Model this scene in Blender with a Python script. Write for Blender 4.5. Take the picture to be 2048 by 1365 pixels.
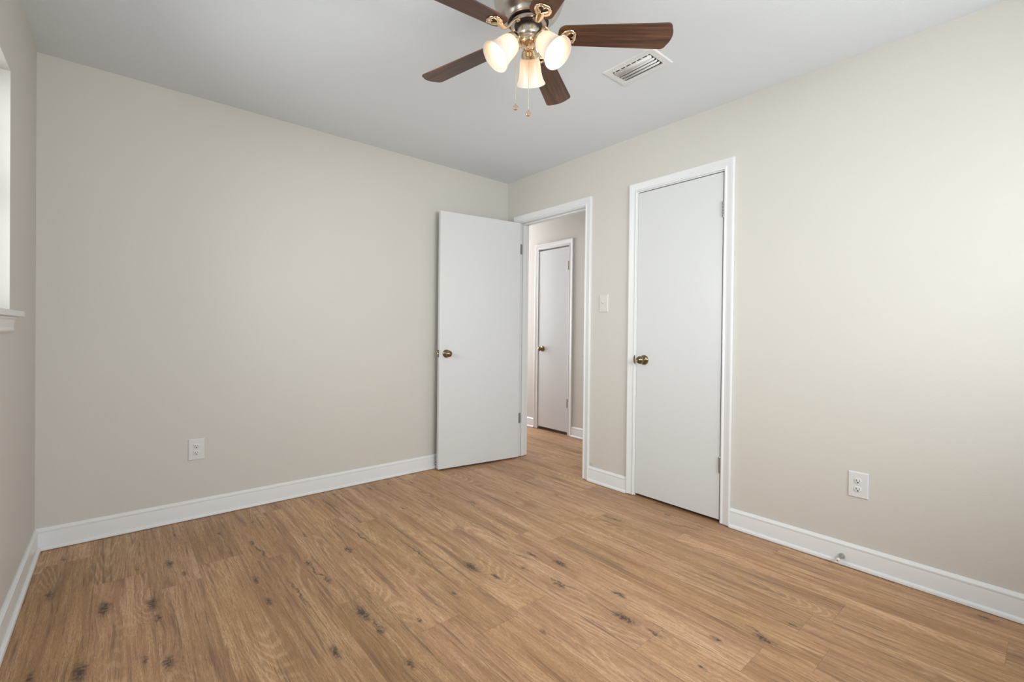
import bpy, bmesh, math, random
from mathutils import Vector, Matrix
PI = math.pi
scene = bpy.context.scene
for o in list(bpy.data.objects): bpy.data.objects.remove(o)
COL = scene.collection
random.seed(7)

# ------------------------------------------------------------------ camera
F_PX, CY = 924.43, 669.66
YAW, PITCH, ROLL = 0.86668, -0.00675, 0.01130
CAM = Vector((-2.6716, -3.2262, 1.1056))
H, W, D = 2.44, 2.984, 3.90          # ceiling height, room width (x), room depth (y)
fw = Vector((math.cos(YAW)*math.cos(PITCH), math.sin(YAW)*math.cos(PITCH), math.sin(PITCH)))
rt = Vector((math.sin(YAW), -math.cos(YAW), 0)); up = rt.cross(fw)
r2 = rt*math.cos(ROLL)+up*math.sin(ROLL); u2 = -rt*math.sin(ROLL)+up*math.cos(ROLL)
cd = bpy.data.cameras.new('camera'); cam = bpy.data.objects.new('camera', cd); COL.objects.link(cam)
M = Matrix((r2, u2, -fw)).transposed().to_4x4(); M.translation = CAM
cam.matrix_world = M
cd.sensor_width = 36; cd.lens = F_PX*36/2048
cd.shift_y = -(682.5-CY)/2048
cd.clip_start = 0.02
scene.camera = cam

# ------------------------------------------------------------------ sky, daylight, exposure
wd = bpy.data.worlds.new('sky'); scene.world = wd; wd.use_nodes = True
wd.node_tree.nodes['Background'].inputs[0].default_value = (0.86, 0.93, 1.0, 1)
wd.node_tree.nodes['Background'].inputs[1].default_value = 1.2
scene.view_settings.view_transform = 'Standard'
scene.view_settings.look = 'None'
scene.view_settings.gamma = 1
scene.view_settings.use_curve_mapping = False
scene.view_settings.exposure = 0.09

def area(name, loc, direction, sx, sy, power, color=(1, 1, 1)):
    l = bpy.data.lights.new(name, 'AREA'); l.shape = 'RECTANGLE'; l.size = sx; l.size_y = sy
    l.energy = power; l.color = color
    o = bpy.data.objects.new(name, l); COL.objects.link(o); o.location = loc
    o.rotation_euler = Vector(direction).to_track_quat('-Z', 'Y').to_euler()
    return o
# daylight entering the side window and the window behind the camera
dl = area('daylight_side_window', (-W-0.60, -1.45, 1.75), (1, 0.02, -0.06), 1.7, 1.3, 36, (0.982, 0.990, 1.0)); dl.data.spread = math.radians(105)
area('daylight_back_window', (-1.35, -D-0.55, 1.70), (0, 1, 0.10), 1.9, 1.3, 126, (0.982, 0.990, 1.0))

# area light added to brighten the hall, in place of daylight from other rooms
area('hall_fill_light', (0.55, 1.9, 1.35), (0, -1, -0.08), 0.7, 1.6, 30, (0.93, 0.96, 1.0))

# ------------------------------------------------------------------ helpers
def tag(o, label=None, cat=None, group=None, kind=None):
    if label: o['label'] = label
    if cat: o['category'] = cat
    if group: o['group'] = group
    if kind: o['kind'] = kind
    return o

def empty(name, loc=(0, 0, 0), rz=0):
    o = bpy.data.objects.new(name, None); COL.objects.link(o)
    o.location = loc; o.rotation_euler = (0, 0, rz); o.empty_display_size = 0.05
    return o

def obj(name, bm, m, parent=None, smooth=False, loc=None, rot=None, bevel=0, seg=2, angle=35):
    bmesh.ops.recalc_face_normals(bm, faces=bm.faces)
    me = bpy.data.meshes.new(name); bm.to_mesh(me); bm.free()
    o = bpy.data.objects.new(name, me); COL.objects.link(o)
    for mm in (m if isinstance(m, (list, tuple)) else [m]): me.materials.append(mm)
    if smooth or bevel:
        for p in me.polygons: p.use_smooth = True
    if bevel:
        b = o.modifiers.new('bevel', 'BEVEL'); b.width = bevel; b.segments = seg
        b.limit_method = 'ANGLE'; b.angle_limit = math.radians(angle); b.harden_normals = True
    if parent: o.parent = parent
    if loc is not None: o.location = loc
    if rot is not None: o.rotation_euler = rot
    return o

def sm(o, deg=40):      # smooth shading with sharp edges where the angle is large
    me = o.data
    bm = bmesh.new(); bm.from_mesh(me)
    for e in bm.edges:
        if len(e.link_faces) == 2 and e.calc_face_angle(0) > math.radians(deg): e.smooth = False
    for f in bm.faces: f.smooth = True
    bm.to_mesh(me); bm.free()
    return o

def bx(bm, x0, x1, y0, y1, z0, z1, mi=0):
    v = [bm.verts.new(p) for p in ((x0,y0,z0),(x1,y0,z0),(x1,y1,z0),(x0,y1,z0),(x0,y0,z1),(x1,y0,z1),(x1,y1,z1),(x0,y1,z1))]
    for f in ((0,3,2,1),(4,5,6,7),(0,1,5,4),(1,2,6,5),(2,3,7,6),(3,0,4,7)):
        bm.faces.new([v[i] for i in f]).material_index = mi
    return v

def box(x0, x1, y0, y1, z0, z1):
    bm = bmesh.new(); bx(bm, x0, x1, y0, y1, z0, z1); return bm

def lathe(bm, prof, n=32, mat=None, mi=0, cap=False):
    """prof: (radius, height) pairs turned about z; mat maps to place."""
    mat = mat or Matrix.Identity(4)
    rings = []
    for r, z in prof:
        if r < 1e-6: rings.append([bm.verts.new(mat @ Vector((0, 0, z)))])
        else: rings.append([bm.verts.new(mat @ Vector((r*math.cos(2*PI*k/n), r*math.sin(2*PI*k/n), z))) for k in range(n)])
    for a, b in zip(rings, rings[1:]):
        for k in range(n):
            k2 = (k+1) % n
            if len(a) == 1 and len(b) == 1: continue
            if len(a) == 1: f = bm.faces.new((a[0], b[k], b[k2]))
            elif len(b) == 1: f = bm.faces.new((a[k], a[k2], b[0]))
            else: f = bm.faces.new((a[k], a[k2], b[k2], b[k]))
            f.material_index = mi
    if cap:
        for rg in (rings[0], rings[-1]):
            if len(rg) > 2: bm.faces.new(rg)
    return bm

def tube(bm, pts, rad, n=10, closed=False, flat=1.0, upv=Vector((0, 0, 1))):
    """round (or flattened) bar along a polyline; rad number or list."""
    pts = [Vector(p) for p in pts]; N = len(pts); rings = []
    for i, p in enumerate(pts):
        if closed: t = pts[(i+1) % N]-pts[i-1]
        else: t = pts[min(i+1, N-1)]-pts[max(i-1, 0)]
        t.normalize()
        s = t.cross(upv)
        if s.length < 1e-4: s = t.cross(Vector((1, 0, 0)))
        s.normalize(); w = s.cross(t)
        r = rad[i] if isinstance(rad, (list, tuple)) else rad
        rings.append([bm.verts.new(p + s*(r*math.cos(2*PI*k/n)) + w*(r*flat*math.sin(2*PI*k/n))) for k in range(n)])
    m = N if closed else N-1
    for i in range(m):
        a, b = rings[i], rings[(i+1) % N]
        for k in range(n): bm.faces.new((a[k], a[(k+1) % n], b[(k+1) % n], b[k]))
    if not closed:
        bm.faces.new(rings[0]); bm.faces.new(rings[-1])
    return bm

def sweep(bm, prof, p0, p1, out, m0=0, m1=0, upv=Vector((0, 0, 1))):
    """profile (d along `out`, h along `upv`) run from p0 to p1; m0/m1 mitre the ends per unit of d (or of h)."""
    p0, p1, out = Vector(p0), Vector(p1), Vector(out); t = (p1-p0).normalized()
    A = [bm.verts.new(p0 + out*d + upv*h + t*(m0*d)) for d, h in prof]
    B = [bm.verts.new(p1 + out*d + upv*h - t*(m1*d)) for d, h in prof]
    n = len(prof)
    for i in range(n): bm.faces.new((A[i], A[(i+1) % n], B[(i+1) % n], B[i]))
    bm.faces.new(A); bm.faces.new(B)

# ------------------------------------------------------------------ materials
class NT:
    def __init__(s, name):
        s.m = bpy.data.materials.new(name); s.m.use_nodes = True; s.t = s.m.node_tree
        s.b = s.t.nodes['Principled BSDF']; s.out = s.t.nodes['Material Output']
    def n(s, kind, **kw):
        x = s.t.nodes.new(kind)
        for k, v in kw.items():
            if k.startswith('i'):
                x.inputs[int(k[1:])].default_value = v
            else: setattr(x, k, v)
        return x
    def l(s, a, b): s.t.links.new(a, b)
    def math(s, op, a, b=None, c=None, clamp=False):
        x = s.t.nodes.new('ShaderNodeMath'); x.operation = op; x.use_clamp = clamp
        for i, v in enumerate((a, b, c)):
            if v is None: continue
            if isinstance(v, (int, float)): x.inputs[i].default_value = v
            else: s.l(v, x.inputs[i])
        return x.outputs[0]
    def mix(s, f, a, b, bt='MIX'):
        x = s.t.nodes.new('ShaderNodeMix'); x.data_type = 'RGBA'; x.blend_type = bt
        for i, v in ((0, f), (6, a), (7, b)):
            if isinstance(v, (int, float)): x.inputs[i].default_value = v
            elif isinstance(v, tuple): x.inputs[i].default_value = (*v, 1)[:4]
            else: s.l(v, x.inputs[i])
        return x.outputs[2]
    def ramp(s, f, stops):
        x = s.t.nodes.new('ShaderNodeValToRGB'); e = x.color_ramp.elements
        while len(e) < len(stops): e.new(0.5)
        for el, (p, c) in zip(e, stops): el.position = p; el.color = (*c, 1) if len(c) == 3 else c
        s.l(f, x.inputs[0]); return x.outputs[0]
    def mr(s, v, a, b, c, d, smooth=False):
        x = s.t.nodes.new('ShaderNodeMapRange'); s.l(v, x.inputs[0])
        if smooth: x.interpolation_type = 'SMOOTHSTEP'
        for i, k in enumerate((a, b, c, d)): x.inputs[i+1].default_value = k
        return x.outputs[0]
    def xyz(s, x, y, z):
        c = s.t.nodes.new('ShaderNodeCombineXYZ')
        for i, v in enumerate((x, y, z)):
            if isinstance(v, (int, float)): c.inputs[i].default_value = v
            else: s.l(v, c.inputs[i])
        return c.outputs[0]
    def noise(s, vec, scale, detail=4, rough=0.5, dist=0):
        x = s.t.nodes.new('ShaderNodeTexNoise'); s.l(vec, x.inputs['Vector'])
        x.inputs['Scale'].default_value = scale; x.inputs['Detail'].default_value = detail
        x.inputs['Roughness'].default_value = rough; x.inputs['Distortion'].default_value = dist
        return x.outputs[0]
    def bump(s, h, dist, strength=1.0):
        x = s.t.nodes.new('ShaderNodeBump'); x.inputs['Distance'].default_value = dist
        x.inputs['Strength'].default_value = strength
        s.l(h, x.inputs['Height']); s.l(x.outputs[0], s.b.inputs['Normal'])

def simple(name, col, rough=0.5, metal=0.0, spec=0.5, bump=0, bscale=300, var=0.0):
    k = NT(name); b = k.b
    b.inputs['Base Color'].default_value = (*col, 1); b.inputs['Roughness'].default_value = rough
    b.inputs['Metallic'].default_value = metal; b.inputs['Specular IOR Level'].default_value = spec
    tc = k.n('ShaderNodeNewGeometry').outputs['Position']
    if var:
        v = k.mr(k.noise(tc, 2.0, 3), 0.3, 0.7, 1-var, 1+var)
        k.l(k.mix(1.0, col, k.xyz(v, v, v), 'MULTIPLY'), b.inputs['Base Color'])
    if bump:
        k.bump(k.noise(tc, bscale, 3, 0.6), bump)
    return k.m

def wall_paint():
    k = NT('wall_paint'); b = k.b
    pos = k.n('ShaderNodeNewGeometry').outputs['Position']
    col = (0.602, 0.572, 0.535)
    v = k.mr(k.noise(pos, 1.3, 2), 0.3, 0.7, 0.99, 1.01)
    c = k.mix(1.0, col, k.xyz(v, v, v), 'MULTIPLY')
    # grey smudge low on the wall beside the entry door casing
    d = k.n('ShaderNodeVectorMath', operation='SUBTRACT'); k.l(pos, d.inputs[0]); d.inputs[1].default_value = (0, -1.000, 0.128)
    s = k.n('ShaderNodeVectorMath', operation='MULTIPLY'); k.l(d.outputs[0], s.inputs[0]); s.inputs[1].default_value = (40, 45, 70)
    ln = k.n('ShaderNodeVectorMath', operation='LENGTH'); k.l(s.outputs[0], ln.inputs[0])
    f = k.math('MULTIPLY', k.mr(ln.outputs['Value'], 0.2, 1.0, 1, 0), k.mr(k.noise(pos, 180, 2), 0.4, 0.6, 0, 0.7))
    c = k.mix(f, c, (0.30, 0.29, 0.27))
    k.l(c, b.inputs['Base Color'])
    b.inputs['Roughness'].default_value = 0.55; b.inputs['Specular IOR Level'].default_value = 0.35
    k.bump(k.math('ADD', k.noise(pos, 160, 2), k.math('MULTIPLY', k.noise(pos, 35, 2), 0.6)), 0.0007, 0.5)
    return k.m

KNOTS = [(-2.257, -0.327, 0.009, 0.022), (-2.489, -0.558, 0.018, 0.042), (-2.445, -0.697, 0.009, 0.022), (-2.566, -0.899, 0.024, 0.055), (-2.554, -1.03, 0.014, 0.032), (-2.087, -0.263, 0.009, 0.022), (-2.146, -0.567, 0.014, 0.032), (-1.97, -1.159, 0.014, 0.032), (-1.912, -0.628, 0.009, 0.022), (-1.792, -0.937, 0.018, 0.042), (-1.99, -0.951, 0.014, 0.032), (-2.21, -0.964, 0.014, 0.032), (-2.206, -1.171, 0.014, 0.032), (-1.944, -1.488, 0.024, 0.055), (-1.934, -1.629, 0.014, 0.032), (-1.41, -1.463, 0.024, 0.055), (-1.376, -1.605, 0.014, 0.032), (-1.108, -1.558, 0.014, 0.032), (-1.065, -1.707, 0.018, 0.042), (-1.228, -1.629, 0.009, 0.022), (-1.338, -0.149, 0.014, 0.032), (-1.194, -0.128, 0.009, 0.022), (-1.571, -0.115, 0.009, 0.022), (-1.055, -0.21, 0.009, 0.022), (-1.327, -0.612, 0.009, 0.022), (-0.593, -0.856, 0.009, 0.022), (-1.595, -1.601, 0.009, 0.022), (-1.204, -1.835, 0.014, 0.032), (-1.795, -1.671, 0.009, 0.022), (-2.103, -1.642, 0.018, 0.042), (-1.934, -1.849, 0.014, 0.032), (-2.541, -1.343, 0.018, 0.042), (-2.602, -1.278, 0.009, 0.022), (-2.714, -0.829, 0.024, 0.055), (-2.602, -0.524, 0.009, 0.022), (-1.477, -2.015, 0.009, 0.022), (-2.439, -0.203, 0.009, 0.022), (-2.886, -0.566, 0.018, 0.042), (-2.765, -1.225, 0.024, 0.055), (-2.881, -1.157, 0.014, 0.032), (-2.867, -0.196, 0.009, 0.022), (-1.059, -2.042, 0.014, 0.032), (-1.176, -2.158, 0.024, 0.055), (-1.167, -2.288, 0.014, 0.032), (-0.887, -2.553, 0.018, 0.042), (-1.021, -2.45, 0.009, 0.022), (-0.431, -1.556, 0.014, 0.032), (-0.123, -1.707, 0.009, 0.022), (-0.136, -1.927, 0.009, 0.022), (-1.202, -2.483, 0.009, 0.022), (-0.409, -1.051, 0.009, 0.022), (-0.075, -3.059, 0.014, 0.032), (-0.714, -2.583, 0.009, 0.022), (-0.929, -0.8, 0.009, 0.022)]
CRACKS = [(-2.133, -0.675, 0.109, 3.02), (-2.097, -1.173, 0.13, 3.12), (-1.684, -0.831, 0.169, 3.07), (-1.535, -1.181, 0.158, 3.13), (-1.98, -1.055, 0.105, 3.04), (-1.16, -1.521, 0.082, 3.01), (-0.932, -0.808, 0.071, 3.07), (-1.186, -1.828, 0.101, 3.03), (-0.432, -1.53, 0.082, 2.98), (-0.21, -1.853, 0.097, 2.88), (-1.658, -0.244, 0.097, 2.96), (-0.866, -2.536, 0.057, 0.51), (-1.93, -1.595, 0.05, 2.97)]

def floor_mat():
    k = NT('oak_plank_floor'); b = k.b
    pos = k.n('ShaderNodeNewGeometry').outputs['Position']
    sep = k.n('ShaderNodeSeparateXYZ'); k.l(pos, sep.inputs[0]); X, Y = sep.outputs[0], sep.outputs[1]
    PWID, PLEN = 0.1812, 1.22
    rx = k.math('DIVIDE', k.math('ADD', X, 0.757+PWID*40), PWID)
    row = k.math('FLOOR', rx); fx = k.math('FRACT', rx)
    wn = k.n('ShaderNodeTexWhiteNoise', noise_dimensions='1D'); k.l(row, wn.inputs['W'])
    ry = k.math('ADD', k.math('DIVIDE', Y, PLEN), k.math('ADD', k.math('MULTIPLY', wn.outputs[0], 1.0), 20))
    colm = k.math('FLOOR', ry); fy = k.math('FRACT', ry)
    w2 = k.n('ShaderNodeTexWhiteNoise', noise_dimensions='2D'); k.l(k.xyz(row, colm, 0), w2.inputs['Vector'])
    rs = k.n('ShaderNodeSeparateColor'); k.l(w2.outputs['Color'], rs.inputs[0]); A, B, C = rs.outputs
    # wobble shared by the knots
    wob = k.n('ShaderNodeTexNoise'); k.l(pos, wob.inputs['Vector']); wob.inputs['Scale'].default_value = 28; wob.inputs['Detail'].default_value = 3
    wsub = k.n('ShaderNodeVectorMath', operation='SUBTRACT'); k.l(wob.outputs['Color'], wsub.inputs[0]); wsub.inputs[1].default_value = (.5, .5, .5)
    wsc = k.n('ShaderNodeVectorMath', operation='MULTIPLY'); k.l(wsub.outputs[0], wsc.inputs[0]); wsc.inputs[1].default_value = (0.030, 0.060, 0)
    wp = k.n('ShaderNodeVectorMath', operation='ADD'); k.l(pos, wp.inputs[0]); k.l(wsc.outputs[0], wp.inputs[1])
    cw = k.n('ShaderNodeTexNoise'); k.l(pos, cw.inputs['Vector']); cw.inputs['Scale'].default_value = 9; cw.inputs['Detail'].default_value = 2
    cs = k.n('ShaderNodeVectorMath', operation='SUBTRACT'); k.l(cw.outputs['Color'], cs.inputs[0]); cs.inputs[1].default_value = (.5, .5, .5)
    cm = k.n('ShaderNodeVectorMath', operation='MULTIPLY'); k.l(cs.outputs[0], cm.inputs[0]); cm.inputs[1].default_value = (0.070, 0.02, 0)
    cp = k.n('ShaderNodeVectorMath', operation='ADD'); k.l(pos, cp.inputs[0]); k.l(cm.outputs[0], cp.inputs[1])
    knot = None; halo = None
    def spot(cx, cy, sx, sy, warp, ang=0.0, halo_on=True):
        nonlocal knot, halo
        s = k.n('ShaderNodeVectorMath', operation='SUBTRACT'); k.l(wp.outputs[0] if halo_on else cp.outputs[0], s.inputs[0]); s.inputs[1].default_value = (cx, cy, 0)
        v = s.outputs[0]
        if ang:
            r = k.n('ShaderNodeVectorRotate', rotation_type='Z_AXIS'); k.l(v, r.inputs['Vector']); r.inputs['Angle'].default_value = ang; v = r.outputs[0]
        m = k.n('ShaderNodeVectorMath', operation='MULTIPLY'); k.l(v, m.inputs[0]); m.inputs[1].default_value = (1/sx, 1/sy, 0)
        ln = k.n('ShaderNodeVectorMath', operation='LENGTH'); k.l(m.outputs[0], ln.inputs[0]); L = ln.outputs['Value']
        f = k.mr(L, 0.15, 1.0, warp, 0)
        knot = f if knot is None else k.math('MAXIMUM', knot, f)
        if halo_on:
            h = k.mr(L, 0.3, 3.2, 1, 0, True)
            h = k.math('MULTIPLY', h, sx/0.024)
            halo = h if halo is None else k.math('MAXIMUM', halo, h)
    for (cx, cy, sx, sy) in KNOTS: spot(cx, cy, sx*1.05, sy*1.35, 0.85+0.55*sx/0.024)
    for (cx, cy, hl, an) in CRACKS: spot(cx, cy, 0.0085, hl*1.45, 1.0, an if an < 1.57 else an-PI, False)
    # grain, one sample offset per plank
    px = k.math('ADD', X, k.math('MULTIPLY', A, 37.0)); py = k.math('ADD', Y, k.math('MULTIPLY', B, 53.0))
    warp = k.math('MULTIPLY', halo, 0.012)
    gx = k.math('ADD', px, warp)
    broad = k.noise(k.xyz(k.math('MULTIPLY', gx, 15), k.math('MULTIPLY', py, 1.1), C), 1.0, 3, 0.55, 0.4)
    fine = k.noise(k.xyz(k.math('MULTIPLY', gx, 480), k.math('MULTIPLY', py, 20.0), C), 1.0, 4, 0.62, 0.15)
    mid = k.noise(k.xyz(k.math('MULTIPLY', gx, 95), k.math('MULTIPLY', py, 2.6), k.math('ADD', C, 2.0)), 1.0, 4, 0.62, 0.25)
    micro = k.noise(k.xyz(k.math('MULTIPLY', px, 560), k.math('MULTIPLY', py, 75.0), C), 1.0, 2, 0.6)
    # cathedral rings: a slow field cut in fine contour lines, shown only in patches
    field = k.noise(k.xyz(k.math('MULTIPLY', gx, 5.0), k.math('MULTIPLY', py, 0.75), k.math('ADD', C, 4.0)), 1.0, 0.0, 0.4, 0.0)
    field = k.math('ADD', field, k.math('MULTIPLY', halo, 0.05))
    field = k.math('ADD', field, k.math('MULTIPLY', k.math('SUBTRACT', mid, 0.5), 0.022))
    ring = k.math('SINE', k.math('MULTIPLY', field, 260.0))
    ring = k.mr(ring, -0.1, 1.0, 0, 1, True)
    rmask = k.mr(k.noise(k.xyz(k.math('MULTIPLY', px, 7), k.math('MULTIPLY', py, 1.6), k.math('ADD', C, 12.0)), 1.0, 1), 0.48, 0.66, 0.06, 1.0, True)
    ring = k.math('MULTIPLY', ring, rmask)
    streak = k.noise(k.xyz(k.math('MULTIPLY', gx, 42), k.math('MULTIPLY', py, 1.9), k.math('ADD', C, 9.0)), 1.0, 3, 0.6, 0.3)
    dash = k.noise(k.xyz(k.math('MULTIPLY', gx, 210), k.math('MULTIPLY', py, 5.5), k.math('ADD', C, 15.0)), 1.0, 2, 0.55, 0.1)
    base = k.ramp(broad, [(0.28, (0.360, 0.200, 0.106)), (0.44, (0.500, 0.290, 0.158)), (0.58, (0.600, 0.362, 0.205)), (0.74, (0.720, 0.470, 0.290))])
    base = k.mix(k.mr(mid, 0.50, 0.66, 0, 0.42), base, (0.250, 0.135, 0.074))
    base = k.mix(k.mr(mid, 0.46, 0.34, 0, 0.34), base, (0.800, 0.590, 0.415))
    base = k.mix(k.mr(fine, 0.46, 0.64, 0, 0.55), base, (0.290, 0.160, 0.088))
    base = k.mix(k.mr(micro, 0.46, 0.66, 0, 0.52), base, (0.250, 0.145, 0.082))
    base = k.mix(k.math('MULTIPLY', ring, 0.34), base, (0.76, 0.54, 0.36))
    base = k.mix(k.mr(dash, 0.60, 0.68, 0, 0.62), base, (0.180, 0.100, 0.058))
    base = k.mix(k.mr(streak, 0.56, 0.68, 0, 0.66), base, (0.185, 0.108, 0.066))
    tone = k.mr(A, 0, 1, 0.84, 1.08)
    base = k.mix(1.0, base, k.xyz(tone, k.math('MULTIPLY', tone, 0.97), k.math('MULTIPLY', tone, k.mr(B, 0, 1, 0.84, 0.97))), 'MULTIPLY')
    kn = k.math('MULTIPLY', knot, k.mr(k.noise(pos, 90, 3), 0.36, 0.56, 0.30, 1.0), clamp=True)
    base = k.mix(k.math('MULTIPLY', halo, 0.20), base, (0.18, 0.095, 0.05))
    base = k.mix(k.math('MULTIPLY', kn, 0.92), base, (0.052, 0.033, 0.021))
    # plank seams
    ex = k.math('MINIMUM', fx, k.math('SUBTRACT', 1.0, fx)); ey = k.math('MINIMUM', fy, k.math('SUBTRACT', 1.0, fy))
    seam = k.math('MAXIMUM', k.mr(ex, 0.0, 0.008, 1, 0), k.mr(ey, 0.0, 0.0013, 1, 0))
    base = k.mix(k.math('MULTIPLY', seam, 0.40), base, (0.10, 0.06, 0.035))
    k.l(base, b.inputs['Base Color'])
    k.l(k.mr(fine, 0.3, 0.7, 0.40, 0.55), b.inputs['Roughness'])
    b.inputs['Specular IOR Level'].default_value = 0.45
    hgt = k.math('ADD', k.math('MULTIPLY', fine, -0.35), k.math('MULTIPLY', seam, -0.5))
    k.bump(hgt, 0.0008, 0.6)
    return k.m

def walnut():
    k = NT('walnut_laminate'); b = k.b
    tc = k.n('ShaderNodeTexCoord').outputs['Object']
    sp = k.n('ShaderNodeSeparateXYZ'); k.l(tc, sp.inputs[0])
    v = k.xyz(k.math('MULTIPLY', sp.outputs[0], 3.0), k.math('MULTIPLY', sp.outputs[1], 60), 0)
    g = k.noise(v, 1.0, 4, 0.6, 0.6)
    c = k.ramp(g, [(0.28, (0.030, 0.012, 0.007)), (0.48, (0.085, 0.034, 0.017)), (0.72, (0.165, 0.072, 0.036))])  # redder and lighter, with the lamps' warm glow put into the wood colour
    k.l(c, b.inputs['Base Color']); b.inputs['Roughness'].default_value = 0.38
    return k.m

def brushed(name, col, rough, aniso=0.5):
    k = NT(name); b = k.b
    b.inputs['Base Color'].default_value = (*col, 1); b.inputs['Metallic'].default_value = 1
    tc = k.n('ShaderNodeTexCoord').outputs['Object']
    m = k.n('ShaderNodeVectorMath', operation='MULTIPLY'); k.l(tc, m.inputs[0]); m.inputs[1].default_value = (40, 40, 900)
    b.inputs['Roughness'].default_value = rough
    
    return k.m

def shade_glass():
    k = NT('frosted_shade_glass'); t = k.t
    tr = k.n('ShaderNodeBsdfTranslucent'); tr.inputs[0].default_value = (0.88, 0.80, 0.73, 1)
    df = k.n('ShaderNodeBsdfDiffuse'); df.inputs[0].default_value = (0.86, 0.83, 0.78, 1)
    gl = k.n('ShaderNodeBsdfGlossy'); gl.inputs['Roughness'].default_value = 0.25
    m1 = k.n('ShaderNodeMixShader'); m1.inputs[0].default_value = 0.64; k.l(tr.outputs[0], m1.inputs[1]); k.l(df.outputs[0], m1.inputs[2])
    m2 = k.n('ShaderNodeMixShader'); m2.inputs[0].default_value = 0.05; k.l(m1.outputs[0], m2.inputs[1]); k.l(gl.outputs[0], m2.inputs[2])
    k.l(m2.outputs[0], k.out.inputs['Surface']); t.nodes.remove(k.b)
    return k.m

def window_glass():
    k = NT('window_glass'); t = k.t
    tr = k.n('ShaderNodeBsdfTransparent'); tr.inputs[0].default_value = (0.96, 0.98, 0.97, 1)
    gl = k.n('ShaderNodeBsdfGlossy'); gl.inputs['Roughness'].default_value = 0.02
    m = k.n('ShaderNodeMixShader'); m.inputs[0].default_value = 0.06; k.l(tr.outputs[0], m.inputs[1]); k.l(gl.outputs[0], m.inputs[2])
    k.l(m.outputs[0], k.out.inputs['Surface']); t.nodes.remove(k.b)
    return k.m

def emitter(name, col, s):
    k = NT(name); k.b.inputs['Base Color'].default_value = (0.9, 0.9, 0.9, 1)
    k.b.inputs['Emission Color'].default_value = (*col, 1); k.b.inputs['Emission Strength'].default_value = s
    return k.m

MW = wall_paint()
MC = simple('ceiling_paint', (0.735, 0.765, 0.800), 0.8, spec=0.2, bump=0.0006, bscale=90)
MT = simple('white_trim_paint', (0.745, 0.75, 0.76), 0.32, spec=0.5, bump=0.0002, bscale=60)
MD = simple('white_door_paint', (0.655, 0.66, 0.668), 0.30, spec=0.5, bump=0.0005, bscale=22)
MF = floor_mat()
MWAL = walnut()
MNI = brushed('brushed_nickel', (0.62, 0.57, 0.52), 0.33)
MNP = simple('lamp_warmed_nickel', (0.82, 0.67, 0.47), 0.20, metal=1)  # golden: warm lamp reflection put into the nickel's base colour
MBR = simple('antique_brass', (0.26, 0.20, 0.13), 0.20, metal=1)
MDK = simple('gap_shade_dark', (0.035, 0.018, 0.014), 0.5)  # dark colour painted in for the shade inside the fan's gaps
MHG = simple('steel_hinge', (0.42, 0.42, 0.41), 0.3, metal=1)
MHB = simple('bronze_hinge', (0.20, 0.14, 0.08), 0.35, metal=1)
MSG = shade_glass()
MWG = window_glass()
MPL = simple('white_plastic', (0.68, 0.68, 0.685), 0.28, spec=0.5)
MIV = simple('ivory_plastic', (0.645, 0.62, 0.58), 0.30, spec=0.5)
MSL = simple('slot_shadow_black', (0.012, 0.011, 0.010), 0.6)
MVT = simple('white_enamel', (0.76, 0.76, 0.76), 0.35, spec=0.5)
MRB = simple('white_rubber', (0.72, 0.72, 0.70), 0.6)
MBULB = emitter('lit_bulb', (1.0, 0.67, 0.41), 6.5)

# ------------------------------------------------------------------ structure
T = 0.115                         # partition thickness
HX = 0.975                        # hall far wall plane
EN0, EN1 = -0.166, -0.922         # entry opening in y
CL0, CL1 = -1.386, -1.968         # closet opening
OH = 2.053                        # opening height
def S(name, bm, m, label, cat, parent=None, **kw):
    o = obj(name, bm, m, parent, **kw)
    if parent is None: tag(o, label, cat, kind='structure')
    return o

S('floor', box(-W-0.15, 1.25, -D-0.15, 2.1, -0.06, 0), MF, 'oak plank floor running from the room into the hall', 'floor')
bm = bmesh.new(); bx(bm, -W-0.15, 1.25, -D-0.15, 2.1, H, H+0.08)
S('ceiling', bm, MC, 'flat grey-white painted ceiling above the room', 'ceiling')
S('wall_far', box(-W-0.15, 0, 0, 0.12, 0, H), MW, 'beige wall facing the camera on the left, behind the open door', 'wall')
# wall with the two door openings
bm = bmesh.new()
JW = 0.018
bx(bm, 0, T, EN0+JW, 2.0, 0, H); bx(bm, 0, T, EN1-JW, EN0+JW, OH+.015, H); bx(bm, 0, T, CL0+JW, EN1-JW, 0, H)
bx(bm, 0, T, CL1-JW, CL0+JW, OH+.015, H); bx(bm, 0, T, -D, CL1-JW, 0, H)
S('wall_right', bm, MW, 'beige wall on the right with the entry and closet doorways', 'wall')
# left wall with window opening
WY0, WY1, WZ0, WZ1 = -0.700, -2.10, 1.162, 2.052
bm = bmesh.new()
bx(bm, -W-0.15, -W, WY0, 0, 0, H); bx(bm, -W-0.15, -W, -D, WY1, 0, H)
bx(bm, -W-0.15, -W, WY1, WY0, 0, WZ0-0.022); bx(bm, -W-0.15, -W, WY1, WY0, WZ1, H)
S('wall_left', bm, MW, 'beige wall at the left edge with a recessed window', 'wall')
BX0, BX1 = -2.2, -0.5
bm = bmesh.new()
bx(bm, -W-0.15, BX0, -D-0.15, -D, 0, H); bx(bm, BX1, T, -D-0.15, -D, 0, H)
bx(bm, BX0, BX1, -D-0.15, -D, 0, 1.0); bx(bm, BX0, BX1, -D-0.15, -D, 2.06, H)
S('wall_back', bm, MW, 'beige wall behind the camera with a wide window', 'wall')
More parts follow.
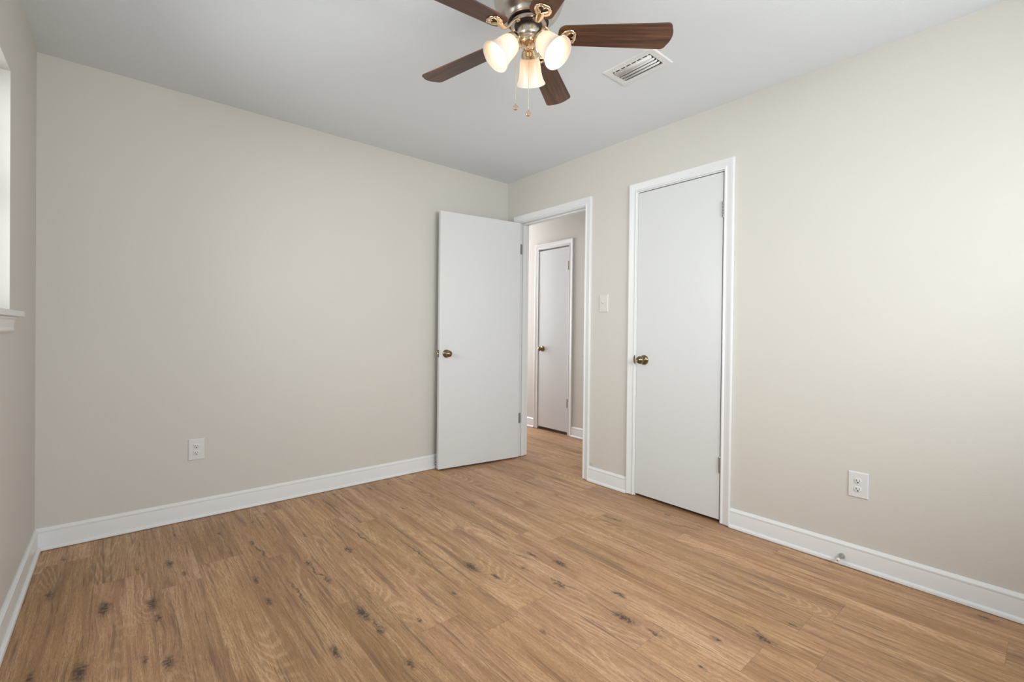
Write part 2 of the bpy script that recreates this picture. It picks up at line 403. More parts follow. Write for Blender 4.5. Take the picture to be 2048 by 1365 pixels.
# hall and closet shell
HD0, HD1 = 0.592, 0.138           # hall closet opening
bm = bmesh.new()
bx(bm, HX, HX+T, HD0+JW, 2.0, 0, H); bx(bm, HX, HX+T, HD1-JW, HD0+JW, 2.051, H); bx(bm, HX, HX+T, -1.16, HD1-JW, 0, H)
S('wall_hall_far', bm, MW, 'beige hall wall seen through the entry doorway', 'wall')
S('wall_hall_right', box(T, HX+T, -1.25, -1.16, 0, H), MW, 'beige wall closing the right end of the hall', 'wall')
S('wall_hall_left', box(0, HX+T, 2.0, 2.1, 0, H), MW, 'beige wall closing the left end of the hall', 'wall')
bm = bmesh.new(); bx(bm, 0.75, 0.80, -2.25, -1.25, 0, H); bx(bm, T, 0.80, -2.32, -2.25, 0, H)
S('wall_closet_blocker', bm, MW, 'unseen wall added behind the shut closet door to keep its gap dark', 'wall')  # unseen walls added so the space behind the closet door stays dark
S('wall_hall_blocker', box(HX+T+0.10, HX+T+0.14, 0.0, 0.8, 0, H), MW, 'unseen wall added behind the shut narrow hall door to keep its gap dark', 'wall')  # unseen closure added to block light behind the hall door

# baseboards: shoe, flat face, beaded top
BP = [(0, 0.001), (0.024, 0.003), (0.0245, 0.008), (0.0225, 0.015), (0.018, 0.0195), (0.0125, 0.021), (0.0125, 0.084),
      (0.0115, 0.088), (0.0130, 0.092), (0.0125, 0.098), (0.0085, 0.104), (0.0045, 0.1105), (0, 0.1105)]
def baseboard(name, p0, p1, out, m0, m1, label):
    bm = bmesh.new(); sweep(bm, BP, p0, p1, out, m0, m1)
    o = S(name, bm, MT, label, 'baseboard'); sm(o, 28); return o
CW = 0.057; RV = 0.006            # casing width, reveal
baseboard('baseboard_far', (-W, 0, 0), (0, 0, 0), (0, -1, 0), 1, 1, 'white baseboard along the far beige wall, left of the open door')
baseboard('baseboard_left', (-W, 0, 0), (-W, -D, 0), (1, 0, 0), 1, 1, 'white baseboard along the left wall under the window')
baseboard('baseboard_back', (-W, -D, 0), (0, -D, 0), (0, 1, 0), 1, 1, 'white baseboard along the wall behind the camera')
baseboard('baseboard_corner', (0, 0, 0), (0, EN0+RV+CW, 0), (-1, 0, 0), 1, 0, 'short white baseboard in the corner hidden behind the open door')
baseboard('baseboard_middle', (0, EN1-RV-CW, 0), (0, CL0+RV+CW, 0), (-1, 0, 0), 0, 0, 'short white baseboard between the entry and closet doorways')
baseboard('baseboard_right', (0, CL1-RV-CW, 0), (0, -D, 0), (-1, 0, 0), 0, 1, 'white baseboard right of the closet door')
baseboard('baseboard_hall_right', (HX, HD1-RV-CW, 0), (HX, -1.16, 0), (-1, 0, 0), 0, 0, 'white baseboard in the hall right of the narrow door')
baseboard('baseboard_hall_left', (HX, HD0+RV+CW, 0), (HX, 2.0, 0), (-1, 0, 0), 0, 0, 'white baseboard in the hall left of the narrow door')

# door casings: a colonial profile; a = distance outward from the opening, b = thickness
CP = [(0, 0), (0, 0.010), (0.004, 0.0125), (0.009, 0.012), (0.014, 0.0085), (0.030, 0.0105), (0.042, 0.0155), (0.052, 0.017), (0.0565, 0.0155), (0.057, 0.013), (0.057, 0)]
def casing(name, xw, side, ya, yb, top, label, zb=0.006):
    """three mitred legs around an opening in a wall at x = xw; side = -1 faces the room."""
    bm = bmesh.new()
    hi, lo = max(ya, yb)+RV, min(ya, yb)-RV; tz = top+RV
    def leg(path):     # path: list of (y,z) inner points with outward mitre direction
        prev = None
        for (y, z, dy, dz) in path:
            cur = [bm.verts.new((xw+side*b, y+dy*a, z+dz*a)) for a, b in CP]
            if prev:
                n = len(CP)
                for i in range(n): bm.faces.new((prev[i], prev[(i+1) % n], cur[(i+1) % n], cur[i]))
            else: bm.faces.new(cur)
            prev = cur
        bm.faces.new(prev)
    leg([(hi, zb, 1, 0), (hi, tz, 1, 1), (lo, tz, -1, 1), (lo, zb, -1, 0)])
    o = S(name, bm, MT, label, 'door casing'); sm(o, 25); return o
def jamb(parent, x0, x1, ya, yb, top, sx0, sx1, th=0.018, zb=0.004):
    """lining of the opening (ya > yb) with its stop strip between sx0 and sx1."""
    bm = bmesh.new()
    bx(bm, x0, x1, ya, ya+th-.001, zb, top+th-.003); bx(bm, x0, x1, yb-th+.001, yb, zb, top+th-.003); bx(bm, x0, x1, yb, ya, top, top+th-.004)
    o = obj('door_jamb', bm, MT, parent)
    bm = bmesh.new(); s = 0.011
    bx(bm, sx0, sx1, ya-s, ya, zb, top); bx(bm, sx0, sx1, yb, yb+s, zb, top); bx(bm, sx0, sx1, yb+s, ya-s, top-s, top)
    obj('door_stop_strip', bm, MT, parent, bevel=0.002)
    return o
t1 = casing('trim_1', 0, -1, EN0, EN1, OH, 'white casing around the open entry doorway in the corner')
jamb(t1, 0.0, T, EN0, EN1, OH, 0.038, 0.075)
t2 = casing('trim_2', 0, -1, CL0, CL1, OH, 'white casing around the shut closet door')
jamb(t2, 0.0, T, CL0, CL1, OH, 0.038, 0.075)
t3 = casing('trim_3', HX, -1, HD0, HD1, 2.035, 'white casing around the narrow hall door')
jamb(t3, HX, HX+T, HD0, HD1, 2.035, HX+0.038, HX+0.075, zb=0.02)
# strike plate on the entry jamb
obj('strike_plate', box(0.004, 0.032, EN1, EN1+0.0015, 0.895, 0.952), MHG, t1, bevel=0.0005)
for hz_ in (0.298, 1.785):
    obj('hinge_leaf', box(0.002, 0.034, EN0-0.0016, EN0, hz_, hz_+0.089), MHG, t1, bevel=0.0004)
bmx = bmesh.new(); tube(bmx, [(0.004, EN1+0.001, 0.905), (-0.004, EN1+0.0035, 0.924), (0.004, EN1+0.001, 0.943)], 0.0018, 6)
obj('strike_lip', bmx, MHG, t1, smooth=True)

# ------------------------------------------------------------------ doors
def knob_set(parent, x, z, y, outdir, mb, keyhole=True):
    """rosette, neck and ball knob on a door face; outdir = +1/-1 along local y."""
    Mx = Matrix.Translation((x, y, z)) @ Matrix.Rotation(-outdir*PI/2, 4, 'X')
    bm = bmesh.new()
    lathe(bm, [(0, 0), (0.0325, 0), (0.0325, 0.003), (0.0300, 0.0075), (0.0245, 0.0105), (0.0150, 0.012), (0.0125, 0.016), (0.0120, 0.026),
               (0.0150, 0.031), (0.0215, 0.036), (0.0255, 0.044), (0.0260, 0.051), (0.0235, 0.058), (0.0190, 0.0625), (0.0165, 0.0635), (0.0150, 0.0620),
               (0.0130, 0.0625), (0.0110, 0.0645), (0, 0.0645)], 36, Mx)
    k = obj('door_knob', bm, mb, parent, smooth=True); sm(k, 50)
    bm = bmesh.new(); lathe(bm, [(0, 0.0640), (0.0058, 0.0640), (0.0056, 0.0662), (0.0035, 0.0668), (0, 0.0658)], 16, Mx)
    obj('knob_button', bm, MSL if not keyhole else MHB, k, smooth=True)
    return k
def hinge(parent, x, y, z0, m, L=0.089, r=0.0062):
    bm = bmesh.new()
    for i in range(5):
        a = z0+i*L/5
        lathe(bm, [(0, a+.0006), (r*.9, a+.0006), (r, a+.0016), (r, a+L/5-.0016), (r*.9, a+L/5-.0006), (0, a+L/5-.0006)], 14, Matrix.Translation((x, y, 0)))
    lathe(bm, [(0, z0-.004), (r*.6, z0-.003), (r*.75, z0), (0, z0)], 12, Matrix.Translation((x, y, 0)))
    lathe(bm, [(0, z0+L), (r*.75, z0+L), (r*.6, z0+L+.003), (0, z0+L+.004)], 12, Matrix.Translation((x, y, 0)))
    return bm
# Doors are built in their own frame: hinge pin at the origin, slab runs along +x, room face at y = +0, hall face at y = -0.035
def make_door(name, w, z0, z1, label, mhinge, mknob, hz, kz, knobs=(1, -1), latch=True, hand=1):
    d = empty(name); tag(d, label, 'door', kind='structure')
    t = 0.035
    slab = obj('door_slab', box(0.003, w, min(-hand*(t+0.006), -hand*0.006), max(-hand*(t+0.006), -hand*0.006), z0, z1), MD, d, bevel=0.002)
    for s in knobs:
        knob_set(d, w-0.0605, kz, -hand*0.006 if s > 0 else -hand*(t+0.006), s*hand, mknob)
    if latch:
        mid = -hand*(t/2+0.006)
        bm = box(w-0.001, w+0.0012, mid-0.0125, mid+0.0125, kz-0.0285, kz+0.0285)
        lp = obj('latch_plate', bm, mknob, d)
        bm = bmesh.new(); tube(bm, [(w, mid, kz), (w+0.006, mid, kz), (w+0.0105, mid, kz)], [0.0085, 0.0085, 0.006], 14)
        obj('latch_bolt', bm, MNP, lp, smooth=True)
    for z in hz:
        bm = hinge(d, 0, 0, z, mhinge)
        bx(bm, 0.0018, 0.0033, min(-hand*0.034, -hand*0.002), max(-hand*0.034, -hand*0.002), z, z+0.089)
        h = obj('hinge', bm, mhinge, d)
    return d
HZ = (0.298, 1.785)
d1 = make_door('door_1', 0.752, 0.014, 2.047, 'white flush entry door standing open against the far wall', MHG, MBR, HZ, 0.925, hand=-1)
d1.location = (-0.012, EN0+0.000, 0); d1.rotation_euler = (0, 0, math.radians(172.0))
# closet door: shut, hinged on the right, opens into the room
d2 = make_door('door_2', 0.5805, 0.020, 2.047, 'white flush closet door, shut, with two steel hinges on its right edge', MHG, MBR, HZ, 0.926, knobs=(1,), latch=False)
d2.location = (-0.008, CL1+0.000, 0); d2.rotation_euler = (0, 0, math.radians(90))
d3 = make_door('door_3', 0.4525, 0.034, 2.018, 'narrow white flush door, shut, on the far side of the hall', MHB, MBR, (0.300, 1.772), 0.915, knobs=(1,), latch=False)
d3.location = (HX-0.008, HD1+0.000, 0); d3.rotation_euler = (0, 0, math.radians(90))
# curved lip of the closet strike plate at the jamb edge
bm = bmesh.new()
n = 12
for i in range(n+1):
    a = -1+2*i/n; wdt = 0.011*math.sqrt(max(0, 1-a*a))
    for q in (0, 1):
        bm.verts.new((-0.0135-0.0006, CL0+RV-0.003+q*wdt, 0.926+0.030*a)); bm.verts.new((-0.0125, CL0+RV-0.003+q*wdt, 0.926+0.030*a))
bm.verts.ensure_lookup_table()
V = bm.verts
for i in range(n):
    a, b = 4*i, 4*i+4
    for f in ((a, a+2, b+2, b), (a+1, b+1, b+3, a+3), (a+2, a+3, b+3, b+2), (a, b, b+1, a+1)): bm.faces.new([V[j] for j in f])
bmesh.ops.remove_doubles(bm, verts=bm.verts, dist=1e-5)
obj('strike_lip', bm, MBR, t2)

# ------------------------------------------------------------------ windows
def window(name, label, ax, c0, c1, a, b, z0, z1, inward):
    """sash window filling an opening; ax = 'x' -> wall normal is x, plane at c0..c1."""
    w = empty(name); tag(w, label, 'window', kind='structure')
    def bb(bm, p, q, zz0, zz1, d0, d1):
        if ax == 'x': bx(bm, d0, d1, p, q, zz0, zz1)
        else: bx(bm, p, q, d0, d1, zz0, zz1)
    f = 0.045
    bm = bmesh.new(); bb(bm, a, a+f, z0, z1, c0, c1); bb(bm, b-f, b, z0, z1, c0, c1); bb(bm, a+f, b-f, z0, z0+f, c0, c1); bb(bm, a+f, b-f, z1-f, z1, c0, c1)
    zm = (z0+z1)/2
    bb(bm, a+f, b-f, zm-.02, zm+.02, c0, c1); mm = (a+b)/2
    obj('window_frame', bm, MT, w, bevel=0.003)
    cm = (c0+c1)/2
    for (u0, u1) in ((z0+f, zm-.02), (zm+.02, z1-f)):
        bm = bmesh.new(); bb(bm, a+f, b-f, u0, u1, cm-.003, cm+.003); obj('window_pane', bm, MWG, w)
    return w
w1 = window('window_1', 'white framed window recessed in the left wall', 'x', -W-0.145, -W-0.105, WY1, WY0, WZ0, WZ1, 1)
bm = bmesh.new()
bx(bm, -W-0.105, -W+0.0, WY1, WY0, WZ0-0.022, WZ0)
bx(bm, -W+0.0, -W+0.030, WY1-0.088, WY0+0.088, WZ0-0.022, WZ0)
obj('window_sill', bm, MT, w1, bevel=0.004, seg=3)
AP = [(0, 0), (0, 0.0), (0.006, 0.0), (0.011, 0.006), (0.011, 0.014), (0.009, 0.018), (0.012, 0.034), (0.014, 0.046), (0.018, 0.050), (0.018, 0.0575), (0, 0.0575)][1:]
bm = bmesh.new(); sweep(bm, AP, (-W, WY0+0.015, WZ0-0.0225-0.0575), (-W, WY1-0.015, WZ0-0.0225-0.0575), (1, 0, 0), 0.6, 0.6)
sm(obj('window_apron', bm, MT, w1), 25)
w2 = window('window_2', 'white framed window in the wall behind the camera', 'y', -D-0.145, -D-0.105, BX0, BX1, 1.0, 2.06, 1)

# ------------------------------------------------------------------ wall plates (built in the x-z plane, facing -y)
def plate_mesh(w, h, t=0.006):
    bm = bmesh.new(); r = 0.004
    a = [bm.verts.new((sx*w/2, 0, sz*h/2)) for sx, sz in ((-1,-1),(1,-1),(1,1),(-1,1))]
    b = [bm.verts.new((sx*w/2, -t*0.35, sz*h/2)) for sx, sz in ((-1,-1),(1,-1),(1,1),(-1,1))]
    c = [bm.verts.new((sx*(w/2-r), -t, sz*(h/2-r))) for sx, sz in ((-1,-1),(1,-1),(1,1),(-1,1))]
    for p, q in ((a, b), (b, c)):
        for i in range(4): bm.faces.new((p[i], p[(i+1) % 4], q[(i+1) % 4], q[i]))
    bm.faces.new(a); bm.faces.new(c); return bm
def outlet(name, loc, rz, label):
    o = empty(name, loc, rz); tag(o, label, 'power outlet', 'duplex power outlets low on the walls')
    obj('wall_plate', plate_mesh(0.080, 0.122), MPL, o)
    for s in (1, -1):
        bm = bmesh.new(); zc = s*0.0195; pts = []
        for k in range(32):     # circle with flattened top and bottom
            a = 2*PI*k/32; pts.append((0.0160*math.cos(a), max(-0.0136, min(0.0136, 0.0160*math.sin(a)))))
        rings = []
        for (ins, d) in ((1.0, -0.0060), (1.0, -0.0078), (0.93, -0.0084)):
            rings.append([bm.verts.new((x*ins, d, zc+z*ins)) for x, z in pts])
        for p, q in zip(rings, rings[1:]):
            for i in range(32): bm.faces.new((p[i], p[(i+1) % 32], q[(i+1) % 32], q[i]))
        bm.faces.new(rings[-1]); bm.faces.new(rings[0])
        rc = obj('receptacle', bm, MPL, o); sm(rc, 30)
        bm = bmesh.new(); e = -0.0087
        bx(bm, -0.0074, -0.0050, e, e+0.001, zc-0.0020, zc+0.0070)
        bx(bm, 0.0052, 0.0072, e, e+0.001, zc-0.0010, zc+0.0062)
        lathe(bm, [(0, 0), (0.0030, 0), (0.0030, 0.0008), (0, 0.0008)], 16, Matrix.Translation((0, e, zc-0.0075)) @ Matrix.Rotation(-PI/2, 4, 'X'))
        obj('slots', bm, MSL, rc)
    bm = bmesh.new(); lathe(bm, [(0, 0), (0.003, 0), (0.0026, 0.0012), (0, 0.0016)], 14, Matrix.Translation((0, -0.0058, 0)) @ Matrix.Rotation(PI/2, 4, 'X'))
    obj('screw', bm, MPL, o, smooth=True)
    return o
outlet('power_outlet', (-2.328, 0, 0.400), 0, 'white duplex outlet low on the far wall, left of the open door')
outlet('power_outlet', (0, -2.628, 0.397), -PI/2, 'white duplex outlet low on the right wall, above the metal door stop')
ls = empty('light_switch', (0, -1.105, 1.316), -PI/2)
tag(ls, 'off-white single toggle light switch on the wall between the two doorways', 'light switch')
obj('wall_plate', plate_mesh(0.078, 0.128), MIV, ls)
obj('toggle_surround', box(-0.0065, 0.0065, -0.0066, -0.005, -0.0135, 0.0135), MIV, ls, bevel=0.0006)
bm = box(-0.0042, 0.0042, -0.0150, 0, -0.0045, 0.0045)
tg = obj('toggle', bm, MPL, ls, bevel=0.0012, loc=(0, -0.006, 0.003), rot=(math.radians(-28), 0, 0))
for s in (1, -1):
    bm = bmesh.new(); lathe(bm, [(0, 0), (0.0028, 0), (0.0024, 0.001), (0, 0.0014)], 12, Matrix.Translation((0, -0.0058, s*0.030)) @ Matrix.Rotation(PI/2, 4, 'X'))
    obj('screw', bm, MIV, ls, smooth=True)

def stopper(name, loc, rz, label):     # points along local -y
    s = empty(name, loc, rz); tag(s, label, 'door stop', 'door stops screwed to the baseboards')
    R = Matrix.Rotation(PI/2, 4, 'X')
    bm = bmesh.new()
    lathe(bm, [(0, 0), (0.0120, 0), (0.0125, 0.002), (0.0120, 0.006), (0.0100, 0.013), (0.0075, 0.021), (0.0055, 0.030), (0.0048, 0.040), (0.0048, 0.052), (0.0060, 0.054), (0.0062, 0.056), (0, 0.056)], 24, R)
    obj('post', bm, MHG, s, smooth=True)
    bm = bmesh.new(); lathe(bm, [(0, 0.055), (0.0080, 0.055), (0.0085, 0.058), (0.0080, 0.068), (0.0065, 0.071), (0, 0.071)], 18, R)
    tp = obj('bumper_tip', bm, MRB, s, smooth=True)
    bm = bmesh.new(); lathe(bm, [(0, 0.0708), (0.0022, 0.0708), (0.0022, 0.0714), (0, 0.0714)], 10, R)
    obj('tip_hole', bm, MSL, tp)
    return s
stopper('baseboard_door_stop', (-0.0125, -2.571, 0.042), -PI/2, 'metal door stop with white tip on the right baseboard under the outlet')
stp = stopper('baseboard_door_stop', (-0.735, -0.0125, 0.040), 0, 'metal door stop on the far baseboard, half hidden by the open door'); stp.scale = (1, 0.70, 1)

# ------------------------------------------------------------------ ceiling air register
vt = empty('ceiling_vent', (-0.696, -1.846, H)); tag(vt, 'white louvered air register on the ceiling right of the fan', 'air vent')
vw, vl = 0.184, 0.292       # x, y
ow, ol = 0.116, 0.222
bm = bmesh.new()
def ringrect(w, l, z): return [bm.verts.new((sx*w/2, sy*l/2, z)) for sx, sy in ((-1,-1),(1,-1),(1,1),(-1,1))]
rr = [ringrect(vw, vl, 0), ringrect(vw, vl, -0.0016), ringrect(vw-0.010, vl-0.010, -0.0048), ringrect(ow, ol, -0.0052), ringrect(ow, ol, -0.0005)]
for p, q in zip(rr, rr[1:]):
    for i in range(4): bm.faces.new((p[i], p[(i+1) % 4], q[(i+1) % 4], q[i]))
obj('vent_frame', bm, MVT, vt)
obj('vent_throat_shade', box(-ow/2, ow/2, -ol/2, ol/2, -0.0012, -0.0004), MSL, vt)  # black sheet painted as shade between the louvers; the ceiling has no hole
for i, (x0, wl, dz) in enumerate(((-0.046, 0.023, 0.0085), (-0.0140, 0.0105, 0.0065), (0.0100, 0.0085, 0.0060), (0.0335, 0.0080, 0.0055))):
    bm = bmesh.new(); prev = None
    for j in range(9):       # curved blade sweeping down and outward, corners rounded
        a = j/8
        x = x0+wl*a; z = -0.0022-dz*math.sin(a*PI/2)
        L = ol/2-0.004-0.012*max(0, (a-0.35)/0.65)**2.2
        cur = [bm.verts.new((x, -L, z)), bm.verts.new((x, L, z))]
        if prev: bm.faces.new((prev[0], prev[1], cur[1], cur[0]))
        prev = cur
    lv = obj('louver', bm, MVT, vt, smooth=True)
    md = lv.modifiers.new('thick', 'SOLIDIFY'); md.thickness = 0.0010
for j in range(7):
    yy = -ol/2+0.016+j*(ol-0.032)/6
    obj('cross_bar', box(-ow/2+0.001, -ow/2+0.013, yy-0.0030, yy+0.0030, -0.0034, -0.0014), MVT, vt)
for s in (1, -1):
    bm = bmesh.new(); lathe(bm, [(0, 0), (0.0042, 0), (0.0036, 0.0016), (0, 0.002)], 14, Matrix.Translation((0, s*(ol/2+0.018), -0.0048)) @ Matrix.Rotation(PI, 4, 'X'))
    obj('screw', bm, MVT, vt, smooth=True)

# ------------------------------------------------------------------ ceiling fan
FX, FY = -1.498, -1.920
fan = empty('ceiling_fan', (FX, FY, H)); tag(fan, 'ceiling fan with five walnut blades and three lit bell shades', 'ceiling fan')
def fz(z): return z-H       # absolute height to fan frame
bm = bmesh.new()
lathe(bm, [(0, 0), (0.090, 0), (0.094, fz(2.433)), (0.096, fz(2.420)), (0.112, fz(2.412)), (0.126, fz(2.398)), (0.132, fz(2.375)), (0.131, fz(2.345)), (0.124, fz(2.325)), (0.110, fz(2.303)),
           (0.094, fz(2.293)), (0.085, fz(2.286)), (0.083, fz(2.276)), (0.080, fz(2.273)), (0, fz(2.273))], 64)
sm(obj('motor_housing', bm, MNI, fan), 50)
bm = bmesh.new(); lathe(bm, [(0, fz(2.274)), (0.0765, fz(2.274)), (0.0765, fz(2.2715)), (0.062, fz(2.271)), (0.060, fz(2.266)), (0, fz(2.266))], 48)
obj('bearing_gap_shade', bm, MDK, fan)  # solid dark disc standing in for shade under the housing
bm = bmesh.new(); lathe(bm, [(0, fz(2.268)), (0.066, fz(2.268)), (0.068, fz(2.266)), (0.068, fz(2.261)), (0.066, fz(2.259)), (0, fz(2.259))], 64)
sm(obj('flywheel', bm, MNI, fan), 40)
bm = bmesh.new(); lathe(bm, [(0, fz(2.260)), (0.0530, fz(2.260)), (0.0530, fz(2.256)), (0, fz(2.256))], 48)
obj('lower_gap_shade', bm, MDK, fan)  # solid dark disc standing in for shade below the flywheel
bm = bmesh.new(); lathe(bm, [(0, fz(2.258)), (0.0400, fz(2.258)), (0.0415, fz(2.256)), (0.0415, fz(2.224)), (0.039, fz(2.219)), (0.033, fz(2.216)), (0.032, fz(2.212)), (0.035, fz(2.210)), (0.035, fz(2.207)), (0, fz(2.207))], 56)
sm(obj('switch_housing', bm, MNI, fan), 40)
bm = bmesh.new(); lathe(bm, [(0.034, fz(2.209)), (0.0365, fz(2.206)), (0.0365, fz(2.199)), (0.032, fz(2.190)), (0.022, fz(2.184)), (0.0085, fz(2.181)), (0.0075, fz(2.177)), (0.005, fz(2.174)), (0, fz(2.173))], 48)
sm(obj('light_kit_cup', bm, MNP, fan), 50)

# blades
ZB = fz(2.224); PH = -0.712; TILT = math.radians(11)
def blade_outline():
    pts = []
    r0, r1 = 0.112, 0.543; w0, w1 = 0.046, 0.060
    # root: rounded
    for i in range(13):
        a = PI/2+PI*i/12; c, s = math.cos(a), math.sin(a)
        pts.append((r0+0.036+0.036*math.copysign(abs(c)**0.8, c), w0*math.copysign(abs(s)**0.62, s)))
    # tip: gentle arc with rounded corners
    rc = 0.020
    for i in range(7):
        a = -PI/2+(PI/2-0.15)*i/6; pts.append((r1-0.012-rc+rc*math.cos(a), -w1+rc+rc*math.sin(a)))
    for i in range(1, 6):
        t = -1+2*i/6; pts.append((r1-0.010*t*t*1.0, t*(w1-0.020)))
    for i in range(7):
        a = 0.15+(PI/2-0.15)*i/6; pts.append((r1-0.012-rc+rc*math.cos(a), w1-rc+rc*math.sin(a)))
    return pts
BT = 0.0055
def blade_mesh():
    bm = bmesh.new(); pts = blade_outline()
    lo = [bm.verts.new((x, y, 0)) for x, y in pts]; hi = [bm.verts.new((x, y, BT)) for x, y in pts]
    n = len(pts)
    for i in range(n): bm.faces.new((lo[i], lo[(i+1) % n], hi[(i+1) % n], hi[i]))
    bm.faces.new(lo); bm.faces.new(hi); return bm
def heart(n=40):
    """heart outline: point inward (toward the hub), lobes outward; centred, unit ~1"""
    out = []
    for i in range(n):
        t = 2*PI*i/n
        x = 16*math.sin(t)**3; y = 13*math.cos(t)-5*math.cos(2*t)-2*math.cos(3*t)-math.cos(4*t)
        out.append((y/17.0, x/17.0))
    return out
def iron_mesh():
    """blade iron in the blade frame (blade underside is z = 0, hub toward -x)."""
    bm = bmesh.new(); n = 48
    inn = [(0.156+0.0185*a, 0.0180*b) for a, b in heart(n)]
    outp = []
    for i in range(n):
        t = 2*PI*i/n
        rx_ = 0.0285 if math.cos(t) > 0 else 0.036
        bulge = 1-0.09*math.exp(-(min(t, 2*PI-t)/0.30)**2)
        outp.append((0.154+rx_*math.cos(t)*bulge, 0.0325*math.copysign(abs(math.sin(t))**(1.0 if math.cos(t) > 0 else 1.45), math.sin(t))))
    loops = []
    for pts, z in ((outp, -0.0005), (outp, -0.0035), ([(0.156+(x-0.156)*0.90, y*0.90) for x, y in outp], -0.0068),
                   ([(0.156+(x-0.156)*1.22, y*1.25) for x, y in inn], -0.0058), (inn, -0.0035), (inn, -0.0005)):
        loops.append([bm.verts.new((x, y, z)) for x, y in pts])
    for p, q in zip(loops, loops[1:]+loops[:1]):
        for i in range(n): bm.faces.new((p[i], p[(i+1) % n], q[(i+1) % n], q[i]))
    tube(bm, [(0.156+(x-0.156)*1.20, y*1.20, -0.0058) for x, y in inn], 0.0022, 6, closed=True)
    # strap from the flywheel, dipping under the blade root and rising to the plate
    ctrl = [(0.050, 0, 0.0345), (0.066, 0, 0.0325), (0.080, 0, 0.0170), (0.090, 0, 0.0020), (0.102, 0, -0.0100), (0.114, 0, -0.0100), (0.126, 0, -0.0062), (0.140, 0, -0.0040)]
    rad = [0.012, 0.012, 0.0110, 0.0100, 0.0100, 0.0115, 0.0150, 0.0120]
    P = []; Rr = []
    for i in range(len(ctrl)-1):
        for q in range(5):
            t = q/5
            def cr(j): return Vector(ctrl[max(0, min(len(ctrl)-1, j))])
            p0, p1, p2, p3 = cr(i-1), cr(i), cr(i+1), cr(i+2)
            P.append(0.5*((2*p1)+(p2-p0)*t+(2*p0-5*p1+4*p2-p3)*t*t+(3*p1-p0-3*p2+p3)*t**3)); Rr.append(rad[i]*(1-t)+rad[i+1]*t)
    P.append(Vector(ctrl[-1])); Rr.append(rad[-1])
    tube(bm, P, Rr, 12, flat=0.36)
    return bm
for i in range(5):
    Rm = Matrix.Rotation(PH+i*2*PI/5, 4, 'Z') @ Matrix.Translation((0, 0, ZB)) @ Matrix.Rotation(-TILT, 4, 'X')
    if i == 0:
        blade = obj('fan_blade', blade_mesh(), MWAL, fan, bevel=0.0015)
        iron = obj('blade_iron', iron_mesh(), MNP, blade, smooth=True)
        scr = []
        for (sx, sy) in ((0.170, 0.0235), (0.170, -0.0235), (0.130, 0.0)):
            bm = bmesh.new(); lathe(bm, [(0, 0.002), (0.0036, 0.002), (0.0032, -0.0012), (0, -0.0020)], 12, Matrix.Translation((sx, sy, -0.0062)))
            scr.append(obj('iron_screw', bm, MNP, blade, smooth=True))
        blade.matrix_local = Rm
    else:
        b = blade.copy(); COL.objects.link(b); b.matrix_local = Rm
        for ch in [iron]+scr:
            c = ch.copy(); COL.objects.link(c); c.parent = b

# light arms and shades
RH, RZ, A0 = 0.132, fz(2.112), 0.744
TL = math.radians(43)
def shade_mesh():          # axis +z: opening at z = 0, neck at z = 0.108 (closed double wall)
    outp = [(0.0590, 0.000), (0.0578, 0.003), (0.0530, 0.011), (0.0482, 0.024), (0.0445, 0.040), (0.0422, 0.058), (0.0402, 0.076), (0.0370, 0.090), (0.0320, 0.099), (0.0250, 0.104)]
    inn = [(max(r-0.0028, 0.004), z) for r, z in reversed(outp[1:])]
    bm = bmesh.new()
    lathe(bm, outp+inn+[(0.0565, 0.0), (0.0590, 0.0)], 48)
    bmesh.ops.remove_doubles(bm, verts=bm.verts, dist=1e-6); return bm
for i in range(3):
    a = A0+i*2*PI/3
    ax = Vector((-math.sin(TL)*math.cos(a), -math.sin(TL)*math.sin(a), math.cos(TL)))     # opening -> neck
    rim = Vector((RH*math.cos(a), RH*math.sin(a), RZ))
    q = ax.to_track_quat('Z', 'Y').to_matrix().to_4x4()
    Ms = Matrix.Translation(rim) @ q
    sh = obj('lamp_shade', shade_mesh(), MSG, fan, smooth=True); sh.matrix_local = Ms
    bm = bmesh.new(); lathe(bm, [(0, 0.018), (0.008, 0.019), (0.020, 0.026), (0.0265, 0.038), (0.0275, 0.050), (0.023, 0.064), (0.015, 0.078), (0.0125, 0.095), (0, 0.095)], 24)
    bu = obj('bulb', bm, MBULB, sh, smooth=True)
    bm = bmesh.new(); lathe(bm, [(0.0300, 0.093), (0.0335, 0.095), (0.0335, 0.106), (0.0300, 0.109), (0.0290, 0.118), (0.0240, 0.124), (0.0120, 0.130), (0, 0.131)], 32)
    fit = obj('shade_fitter', bm, MNP, fan); sm(fit, 45); fit.matrix_local = Ms
    top = rim+ax*0.129
    bm = bmesh.new()
    c0 = Vector((0.030*math.cos(a), 0.030*math.sin(a), fz(2.196)))
    tube(bm, [c0, (c0+top)/2+Vector((0, 0, 0.004)), top], [0.0085, 0.0085, 0.010], 12)
    obj('light_arm', bm, MNP, fan, smooth=True)

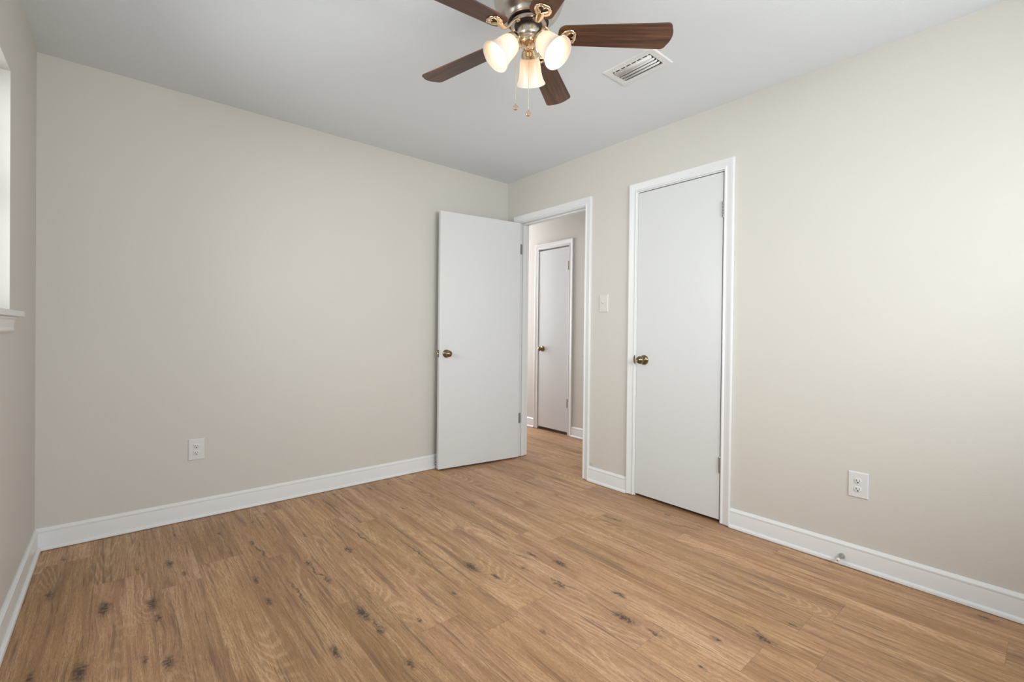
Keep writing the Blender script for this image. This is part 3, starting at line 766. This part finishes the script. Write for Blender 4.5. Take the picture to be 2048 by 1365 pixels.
# pull chains with disc pendants
def chain(px, py, ztop, zend):
    bm = bmesh.new(); n = int((ztop-zend)/0.0032)
    for j in range(n):
        z = ztop-(j+0.5)*(ztop-zend)/n
        lathe(bm, [(0, z+0.0013), (0.0011, z+0.0008), (0.0014, z), (0.0011, z-0.0008), (0, z-0.0013)], 6, Matrix.Translation((px, py, 0)))
    lathe(bm, [(0.0004, ztop), (0.0004, zend)], 4, Matrix.Translation((px, py, 0)))
    c = obj('pull_chain', bm, MNP, fan, smooth=True)
    bm = bmesh.new()
    lathe(bm, [(0, zend+0.004), (0.002, zend+0.003), (0.003, zend-0.003), (0.003, zend-0.006)], 10, Matrix.Translation((px, py, 0)))
    q = Matrix.Translation((px, py, zend-0.013)) @ Matrix.Rotation(math.radians(50), 4, 'Z') @ Matrix.Rotation(PI/2, 4, 'Y')
    lathe(bm, [(0, 0.0045), (0.0075, 0.0045), (0.0095, 0.0025), (0.0095, -0.0025), (0.0075, -0.0045), (0, -0.0045)], 24, q)
    p = obj('chain_pendant', bm, MNP, c); sm(p, 45)
rv = Vector((math.sin(YAW), -math.cos(YAW), 0))
ca, cb = rv*(-0.045), rv*(0.003)-Vector((math.cos(YAW), math.sin(YAW), 0))*0.02
chain(ca.x, ca.y, fz(2.155), fz(1.966))
chain(cb.x, cb.y, fz(2.176), fz(1.934))
bm = bmesh.new(); tube(bm, [(ca.x*0.5, ca.y*0.5, fz(2.205)), (ca.x*0.85, ca.y*0.85, fz(2.190)), (ca.x, ca.y, fz(2.155))], 0.0022, 8)
obj('chain_guide', bm, MNP, fan, smooth=True)
bm = bmesh.new(); tube(bm, [(0, 0, fz(2.186)), (cb.x*0.8, cb.y*0.8, fz(2.184)), (cb.x, cb.y, fz(2.176))], 0.0028, 8)
obj('chain_guide', bm, MNP, fan, smooth=True)

# ------------------------------------------------------------------ unseen hall lamp, added to light the hall
hl = empty('hall_fill_lamp', (0.53, 1.15, H)); tag(hl, 'unseen round flush ceiling light added to brighten the hall', 'ceiling light')
bm = bmesh.new(); lathe(bm, [(0, 0), (0.15, 0), (0.15, -0.02), (0.14, -0.025), (0, -0.025)], 32)
obj('lamp_base', bm, MVT, hl)
bm = bmesh.new(); lathe(bm, [(0.135, -0.025), (0.13, -0.05), (0.10, -0.075), (0.05, -0.09), (0, -0.094)], 32)
obj('lamp_diffuser', bm, emitter('hall_fill_glow', (1.0, 0.95, 0.92), 15), hl, smooth=True)
